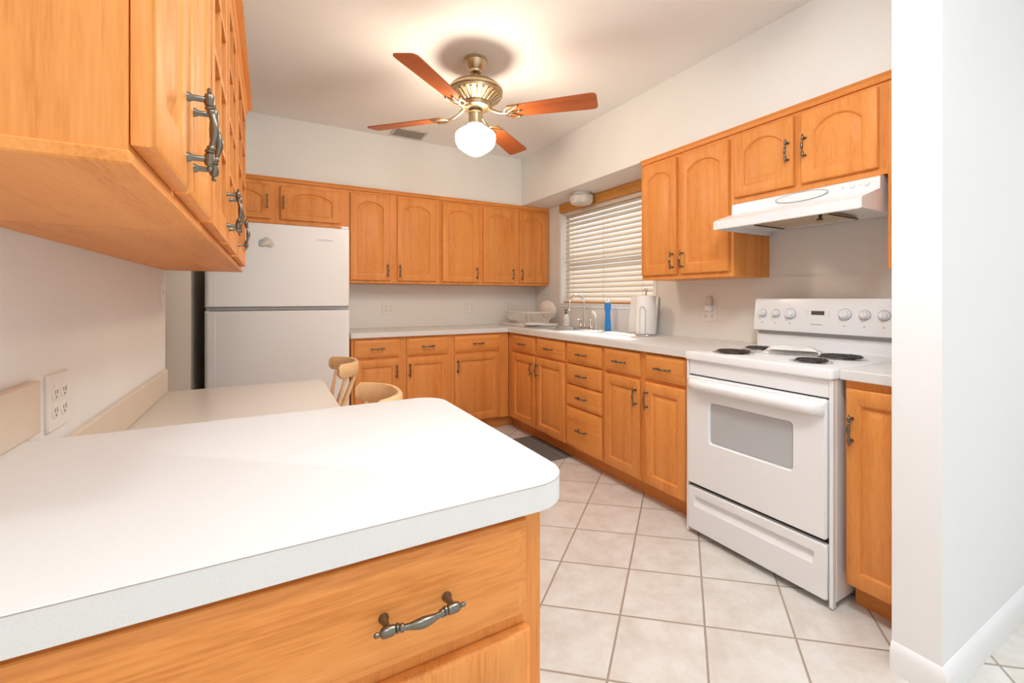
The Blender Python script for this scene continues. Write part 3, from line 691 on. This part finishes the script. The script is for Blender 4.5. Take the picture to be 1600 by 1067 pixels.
# control panel
XC = 2.435
bm = nb(); sec = [(XC+0.02, 0.917), (XC+0.02, 1.003), (XC-0.012, 1.008), (XC-0.014, 1.02), (XC+0.004, 1.168), (XC+0.010, 1.182), (2.515, 1.182), (2.515, 0.917)]
loft(bm, [[(x, y, z) for x, z in sec] for y in (SYN+0.002, SYF-0.002)]); bp_ = obj('control_panel', bm, M_WHITE, t)
bm = nb(); box(bm, XC+0.0185, XC+0.0198, SYN+0.01, SYF-0.01, 0.985, 1.0035); obj('vent_strip', bm, M_GREY, bp_)
def on_panel(y, z): return (XC-0.014+0.018*(z-1.02)/0.148, y, z)
tilt = math.atan2(0.018, 0.148)
for y, z, r in ((1.483,1.101,0.019), (1.411,1.101,0.019), (1.334,1.101,0.025), (1.081,1.105,0.025), (1.000,1.105,0.021), (0.925,1.105,0.021)):
    k = obj('knob', nb(), M_WHITE, t) if False else None
    bm = nb(); lathe(bm, [(r, 0), (r, -0.006), (r*0.80, -0.010), (r*0.74, -0.022), (r*0.6, -0.025)], (0, 0, 0), 28, 'x'); box(bm, -0.030, -0.022, -0.0035, 0.0035, -r*0.7, r*0.7, 0.001)
    p = on_panel(y, z); k = obj('knob', bm, M_WHITE, t, (p[0]-0.0006, p[1], p[2]), (0, tilt, 0))
    bm = nb(); tube(bm, [(-0.0006, (r+0.003)*math.cos(R(a)), (r+0.003)*math.sin(R(a))) for a in range(0, 361, 15)], 0.0011, 6); obj('dial_ring', bm, M_GREY, k)
bm = nb()
for y in (1.483, 1.411, 1.334, 1.081, 1.000, 0.925):
    p = on_panel(y, 1.050); box(bm, p[0]-0.0012, p[0]+0.001, y-0.003, y+0.003, 1.047, 1.053)
p = on_panel(0, 1.050); box(bm, p[0]-0.0012, p[0]+0.001, 1.222, 1.229, 1.047, 1.054)
for i in range(8): box(bm, p[0]-0.0012, p[0]+0.001, 1.217-0.0052*i-0.0036, 1.217-0.0052*i, 1.048, 1.0525)
obj('panel_marks', bm, M_GREY, bp_)
bm = nb(); p = on_panel(0, 1.108); box(bm, p[0]-0.002, p[0]+0.002, 1.171, 1.232, 1.099, 1.119, 0.001); obj('clock_display', bm, M_DISPLAY, bp_, label='dark clock display')
bm = nb()
for y in (1.252, 1.150):
    for z in (1.100, 1.116):
        p = on_panel(y, z); box(bm, p[0]-0.0015, p[0]+0.002, y-0.005, y+0.005, z-0.004, z+0.004, 0.001)
obj('clock_buttons', bm, M_PLATE, bp_)
# burners
for (x, y, r) in ((1.988, 1.362, 0.077), (2.245, 1.395, 0.062), (1.995, 1.012, 0.062), (2.232, 1.010, 0.082)):
    bm = nb(); lathe(bm, [(r+0.016, 0.9172), (r+0.016, 0.9195), (r+0.008, 0.9205), (r+0.004, 0.918), (0.012, 0.9175)], (x, y, 0), 36, cap=True); b_ = obj('burner_pan', bm, M_CHROME, t)
    bm = nb(); turns = 4 if r > 0.07 else 3; n = int(turns*28)
    tube(bm, [(x+(0.018+(r-0.02)*i/n)*math.cos(2*PI*turns*i/n), y+(0.018+(r-0.02)*i/n)*math.sin(2*PI*turns*i/n), 0.926) for i in range(n+1)], 0.0044, 8)
    for a in range(3): tube(bm, [(x+0.012*math.cos(2.1*a), y+0.012*math.sin(2.1*a), 0.9205), (x+r*math.cos(2.1*a), y+r*math.sin(2.1*a), 0.9205)], 0.002, 6)
    obj('burner_coil', bm, M_COIL, b_)
cloth('kitchen_towel', 'white crumpled kitchen towel lying on the stove top', 'towel', (2.215, 1.205, 0.9175), 0.15, 0.25, 3, 8.0, 0.45, M_CLOTH, 0.020, 0.008)

# ------------------------------------------------------------ range hood
t = thing('range_hood', 'white range hood above the stove', 'range hood', (0, 0, 0))
hy0, hy1 = 0.856, 1.520
bm = nb(); xf = 2.055
sec = [(XU-0.003, 1.6985), (XU-0.024, 1.690), (XU-0.028, 1.640), (xf+0.012, 1.592), (xf, 1.584), (xf, 1.545), (xf+0.003, 1.542), (xf+0.008, 1.545), (xf+0.008, 1.572), (XR-0.012, 1.572), (XR-0.008, 1.6985)]
loft(bm, [[(x, y, z) for x, z in sec] for y in (hy0+0.006, hy1-0.006)])
side = [(XU-0.003, 1.6985), (XU-0.024, 1.690), (XU-0.028, 1.640), (xf+0.012, 1.592), (xf, 1.584), (xf, 1.545), (XR-0.008, 1.545), (XR-0.008, 1.6985)]
for a, b in ((hy0, hy0+0.006), (hy1-0.006, hy1)): loft(bm, [[(x, y, z) for x, z in side] for y in (a, b)])
obj('canopy', bm, M_WHITE, t)
bm = nb(); sl = math.atan2(XU-0.028-xf-0.012, 0.048)
cxh, czh = (XU-0.028), 1.666
L0 = [(0, 0.115*math.cos(R(a)), 0.020*math.sin(R(a))) for a in range(0, 360, 12)]
loft(bm, [[(cxh+0.001-0.0008*0, 1.165+y, czh+z) for x, y, z in L0], [(cxh-0.004, 1.165+y*0.98, czh+z*0.95) for x, y, z in L0]]); obj('light_lens', bm, M_PAPER, t)
bm = nb(); tube(bm, [(cxh-0.0005, 1.165+1.03*y, czh+1.08*z) for x, y, z in L0+L0[:1]], 0.0016, 6); obj('lens_rim', bm, M_GREY, t)
for y in (0.990, 0.955, 0.925, 0.900):
    bm = nb(); r = 0.010 if y in (0.955, 0.900) else 0.0035
    lathe(bm, [(r, 0), (r, -0.004), (r*0.8, -0.006)], (cxh+0.0005, y, czh+0.004), 18, 'x'); obj('button', bm, M_WHITE, t)
bm = nb(); box(bm, xf+0.15, xf+0.37, 1.03, 1.37, 1.560, 1.568); obj('filter', bm, M_FILTER, t)
bm = nb()
for y in (1.03, 1.37): tube(bm, [(xf+0.12, y, 1.558), (xf+0.38, y, 1.558)], 0.0035, 6)
box(bm, xf+0.105, xf+0.118, 1.055, 1.065, 1.540, 1.571, 0.002); box(bm, xf+0.095, xf+0.118, 1.050, 1.070, 1.534, 1.541, 0.002)
obj('filter_clip', bm, M_DKBRASS, t)

# ------------------------------------------------------------ refrigerator
FX0, FX1, FY = -0.353, 0.506, 3.32
t = thing('refrigerator', 'white top-freezer refrigerator at the end of the back counter', 'refrigerator', (0, 0, 0))
bm = nb(); box(bm, FX0+0.035, FX1-0.004, FY+0.075, YB-0.06, 0.03, 1.672, 0.004); obj('body', bm, M_ALMOND, t)
bm = nb(); box(bm, FX0+0.03, FX1-0.03, FY+0.09, YB-0.1, 0, 0.0298); obj('base_grille', bm, M_DARK, t)
def fdoor(nm, z0, z1):
    bm = nb(); c = (FX0+FX1)/2
    loops = []
    for d, y in ((0.0, FY+0.068), (0.0, FY+0.022), (0.004, FY+0.010), (0.012, FY+0.003), (0.024, FY)):
        loops.append([(x, y, z) for x, z in rrect(FX0+d, FX1-d, z0+min(d, 0.008), z1-min(d, 0.008), 0.006, 3)])
    loft(bm, loops); return obj(nm, bm, M_ALMOND, t, smooth=40)
fd = fdoor('freezer_door', 1.122, 1.680); rd = fdoor('refrigerator_door', 0.06, 1.104)
bm = nb(); box(bm, FX0+0.01, FX1-0.01, FY+0.012, FY+0.07, 1.1045, 1.1215); obj('door_gap', bm, M_GREY, t)
bm = nb(); box(bm, FX0+0.035, FX1-0.09, FY+0.002, FY+0.012, 1.108, 1.118, 0.002); obj('handle_strip', bm, M_GREY, t)
for z0, z1 in ((1.13, 1.672), (0.07, 1.096)):
    bm = nb(); box(bm, FX0+0.05, FX0+0.056, FY-0.0012, FY+0.001, z0, z1, 0.0005); obj('edge_bead', bm, M_ALMOND, fd if z0 > 1 else rd)
bm = nb(); box(bm, 0.290, 0.398, FY-0.004, FY+0.0005, 1.583, 1.596, 0.0015); obj('badge', bm, M_WHITE, fd)
bm = nb()
for i in range(9): box(bm, 0.302+0.0096*i, 0.308+0.0096*i, FY-0.0048, FY-0.0038, 1.587, 1.592)
obj('badge_lettering', bm, M_GREY, fd)
bm = nb(); box(bm, FX1-0.055, FX1-0.004, FY+0.02, FY+0.09, 1.6805, 1.697, 0.004); obj('hinge_cover', bm, M_ALMOND, t)
bm = nb()
loft(bm, [[(x*s, y, z*s) for x, z in ((-0.045,-0.02),(-0.03,-0.03),(0.0,-0.026),(0.03,-0.033),(0.046,-0.018),(0.038,0.008),(0.02,0.028),(-0.005,0.036),(-0.022,0.022),(-0.04,0.012))] for s, y in ((1, 0), (1, -0.005), (0.8, -0.009))])
tag(obj('fridge_magnet', bm, M_MAGNET, None, (-0.014, FY-0.0005, 1.552)), 'small grey and yellow lumpy magnet on the freezer door', 'magnet')

# ------------------------------------------------------------ window blind
t = thing('window_blind', 'cream slatted venetian blind hanging in the kitchen window', 'blind', (2.602, 0, 0))
BY0, BY1 = 2.425, 3.598
bm = nb(); box(bm, -0.02, 0.035, BY0, BY1, 1.998, 2.036, 0.003); obj('headrail', bm, M_SLAT, t)
nsl = 20; zt, zb = 1.985, 1.165
slat = None
for i in range(nsl):
    z = zt-(zt-zb)*i/(nsl-1)
    if slat is None:
        bm = nb(); n = 6; loops = []
        for y in (BY0, BY1):
            top = [(-0.025+0.05*k/n, 0.0022*(1-(2*k/n-1)**2)) for k in range(n+1)]
            L = [(x, y, zz+0.0012) for x, zz in top] + [(x, y, zz-0.0012) for x, zz in reversed(top)]
            loops.append(L)
        loft(bm, loops); slat = mesh_of(bm, 'slat', M_SLAT, 40)
    obj('slat', slat, None, t, (0.008, 0, z), (0, R(-52), 0))
bm = nb(); box(bm, -0.02, 0.03, BY0, BY1, 1.136, 1.150, 0.003); obj('bottom_rail', bm, M_SLATWOOD, t)
for y in (BY0+0.12, (BY0+BY1)/2, BY1-0.14):
    bm = nb(); tube(bm, [(-0.016, y, 1.150), (-0.016, y, 2.005)], 0.0016, 6); tube(bm, [(0.034, y, 1.150), (0.034, y, 2.005)], 0.0016, 6); obj('ladder_cord', bm, M_CORD, t)
bm = nb(); box(bm, 2.545, XR-0.0005, 2.34, 3.63, 2.030, ZS-0.001, 0.002)
tag(obj('valance', bm, M_SLATWOOD), 'orange-brown wooden valance board above the window blind', 'valance')
t = thing('ceiling_light', 'round ribbed glass light under the soffit in front of the window', 'ceiling light', (2.435, 3.13, ZS))
bm = nb(); lathe(bm, [(0.075,-0.0005),(0.078,-0.012),(0.070,-0.016)], (0,0,0), 32); obj('ceiling_plate', bm, M_WHITE, t)
bm = nb(); N = 72; loops = []
for r, z in ((0.070,-0.016),(0.094,-0.022),(0.102,-0.036),(0.100,-0.070),(0.088,-0.092),(0.055,-0.104),(0.01,-0.106)):
    loops.append([((r+(0.0016 if i % 2 else -0.0016)*(r > 0.03))*math.cos(2*PI*i/N), (r+(0.0016 if i % 2 else -0.0016)*(r > 0.03))*math.sin(2*PI*i/N), z) for i in range(N)])
loft(bm, loops); obj('glass_shade', bm, M_FROST, t, smooth=0)

# ------------------------------------------------------------ ceiling fan
t = thing('ceiling_fan', 'four-blade cherry and brass ceiling fan with a lit opal globe', 'ceiling fan', (1.062, 2.366, ZC))
bm = nb(); lathe(bm, [(0.066,-0.0005),(0.070,-0.006),(0.070,-0.014),(0.064,-0.018),(0.058,-0.034),(0.044,-0.058),(0.036,-0.066),(0.034,-0.078),(0.022,-0.086)], (0,0,0), 36); obj('canopy', bm, M_BRASS, t)
bm = nb(); tube(bm, [(0,0,-0.08), (0,0,-0.15)], 0.011, 14); obj('downrod', bm, M_BRASS, t)
bm = nb(); lathe(bm, [(0.014,-0.112),(0.020,-0.118),(0.022,-0.138),(0.018,-0.142)], (0,0,0), 18); obj('collar', bm, M_DKBRASS, t)
bm = nb(); lathe(bm, [(0.02,-0.135),(0.06,-0.137),(0.105,-0.146),(0.140,-0.160),(0.156,-0.176),(0.160,-0.184),(0.160,-0.194),(0.155,-0.198),(0.158,-0.203),(0.157,-0.212),(0.148,-0.220),(0.128,-0.226),(0.092,-0.256),(0.086,-0.262),(0.090,-0.268),(0.084,-0.286),(0.060,-0.292),(0.03,-0.296)], (0,0,0), 48); obj('motor_housing', bm, M_BRASS, t)
bm = nb()
for i in range(26):
    a = 2*PI*i/26; c, s = math.cos(a), math.sin(a)
    tube(bm, [(0.146*c, 0.146*s, -0.221), (0.130*c, 0.130*s, -0.232), (0.110*c, 0.110*s, -0.246), (0.092*c, 0.092*s, -0.258)], [0.0075, 0.0065, 0.0055, 0.0045], 8)
obj('rib_ring', bm, M_BRASS, t)
bm = nb(); tube(bm, [(0,0,-0.292), (0,0,-0.318)], 0.04, 24); obj('switch_cup', bm, M_DKBRASS, t)
bm = nb(); lathe(bm, [(0.040,-0.312),(0.044,-0.318),(0.041,-0.325),(0.041,-0.372),(0.047,-0.376),(0.047,-0.392)], (0,0,0), 28); obj('light_fitter', bm, M_BRASS, t)
bm = nb(); lathe(bm, [(0.045,-0.384),(0.054,-0.396),(0.085,-0.416),(0.110,-0.434),(0.117,-0.446),(0.118,-0.462),(0.113,-0.492),(0.102,-0.512),(0.074,-0.534),(0.048,-0.552),(0.022,-0.563),(0.004,-0.565)], (0,0,0), 40); obj('globe', bm, M_GLOBE, t, smooth=60, label='lit white opal glass globe')
blade = iron = None
for k in range(4):
    a = R((-45, 39, 134, -141)[k])
    if blade is None:
        bm = nb(); n = 6
        out = [(0.205, -0.050), (0.655, -0.068)] + [(0.680+0.025*math.sin(R(q)), -0.043-0.025*math.cos(R(q))) for q in (15, 45, 75, 90)]
        out += [(x, -y) for x, y in reversed(out)]
        loft(bm, [[(x, y, z) for x, y in out] for z in (0.003, -0.003)]); blade = mesh_of(bm, 'blade', M_BLADE, 30)
        bm = nb()
        tube(bm, [(0.065, 0, 0.045), (0.10, 0, 0.022), (0.135, 0, 0.002), (0.165, 0, -0.006), (0.20, 0, -0.008)], [0.010, 0.009, 0.008, 0.008, 0.009], 10)
        cpts = [(0.235-0.055*math.cos(R(q)), 0.052*math.sin(R(q)), -0.008) for q in range(-115, 116, 10)]
        tube(bm, cpts, 0.0055, 8)
        tube(bm, [(0.19, 0, -0.008), (0.225, 0.018, -0.008), (0.262, 0.044, -0.008)], 0.0045, 8); tube(bm, [(0.19, 0, -0.008), (0.225, -0.018, -0.008), (0.262, -0.044, -0.008)], 0.0045, 8)
        tube(bm, [(0.20, 0, -0.008), (0.265, 0, -0.007)], 0.005, 8)
        for p in ((0.262, 0.046), (0.262, -0.046), (0.268, 0)): lathe(bm, [(0.008, -0.003), (0.008, -0.010), (0.004, -0.013)], (p[0], p[1], 0), 12)
        iron = mesh_of(bm, 'blade_iron', M_BRASS, 50)
    rot = Matrix.Rotation(a, 4, 'Z') @ Matrix.Rotation(R(-12), 4, 'X')
    for nm, me in (('blade', blade), ('blade_iron', iron)):
        o = obj(nm, me, None, t, (0, 0, -0.327), rot.to_euler())
# ceiling vent
t = thing('ceiling_vent', 'grey louvred air vent in the ceiling near the back soffit', 'vent', (1.04, 3.70, ZC))
bm = nb(); grid_plate(bm, [-0.14, -0.12, 0.12, 0.14], [-0.10, -0.082, 0.082, 0.10], lambda a, b: abs(a) > 0.12 or abs(b) > 0.082, -0.008, -0.0005); obj('frame', bm, M_VENT, t)
bm = nb()
for i in range(12):
    y = -0.076+0.0138*i; loft(bm, [[(x, y-0.006, -0.0085), (x, y-0.005, -0.0095), (x, y+0.006, -0.0015), (x, y+0.005, -0.0005)] for x in (-0.12, 0.12)])
obj('louvres', bm, M_VENT, t)

# ------------------------------------------------------------ chairs and rug
def make_chair(label, loc):
    t = thing('dining_chair', label, 'chair', loc, 0, 'birch chairs at the desk counter')
    bm = nb(); slab(bm, rrect(-0.20, 0.20, -0.20, 0.20, 0.07, 6), 0.435, 0.462, 0.008); obj('seat', bm, M_CHAIR, t, smooth=50)
    for sx in (-1, 1):
        for sy in (-1, 1):
            bm = nb(); tube(bm, [(sx*0.15, sy*0.15, 0.436), (sx*0.185, sy*0.185, 0.0)], [0.019, 0.013], 12); obj('leg', bm, M_CHAIR, t)
    def rail(u): # u in -1..1 -> centre line of the curved top rail
        return 0.160+0.125*(1-abs(u)**2.2), 0.205*math.copysign(abs(u)**0.8, u)
    bm = nb(); loops = []; n = 32
    for i in range(n+1):
        u = -1+2*i/n; x, y = rail(u); x2, y2 = rail(min(1, u+0.02)); x1, y1 = rail(max(-1, u-0.02))
        nx, ny = (y2-y1), -(x2-x1); l = math.hypot(nx, ny) or 1; nx /= l; ny /= l
        th = 0.011; h0, h1 = 0.738, 0.818
        e = min(1, 10*(1-abs(u))+0.55)
        h0 = 0.778-(0.778-h0)*e; h1 = 0.778+(h1-0.778)*e
        loops.append([(x+nx*w, y+ny*w, z) for w, z in ((-th, h0+0.006), (-th*0.5, h0), (th*0.5, h0), (th, h0+0.006), (th, h1-0.008), (th*0.5, h1), (-th*0.5, h1), (-th, h1-0.008))])
    loft(bm, loops); obj('top_rail', bm, M_CHAIR, t, smooth=50)
    for u in (-0.84, -0.45, 0.0, 0.45, 0.84):
        x, y = rail(u); bx = 0.13+0.045*(1-u*u)
        bm = nb(); tube(bm, [(bx, y*0.82, 0.460), ((bx+x)/2, y*0.91, 0.60), (x, y, 0.742)], [0.013, 0.012, 0.009], 10, sx=0.7); obj('spindle', bm, M_CHAIR, t)
    return t
make_chair('birch chair with curved back at the far end of the desk counter', (0.172, 2.775, 0))
make_chair('birch chair with curved back just behind the peninsula, nearer the viewer', (0.172, 1.800, 0))
t = thing('rug', 'dark grey floor mat along the sink cabinet', 'rug', (0, 0, 0))
bm = nb(); box(bm, 1.42, 1.985, 2.655, 3.215, 0.0005, 0.008, 0.002); obj('mat', bm, M_MAT, t)
bm = nb(); box(bm, 1.912, 1.918, 2.665, 3.205, 0.0078, 0.0088); obj('stripe', bm, M_MATLINE, t)
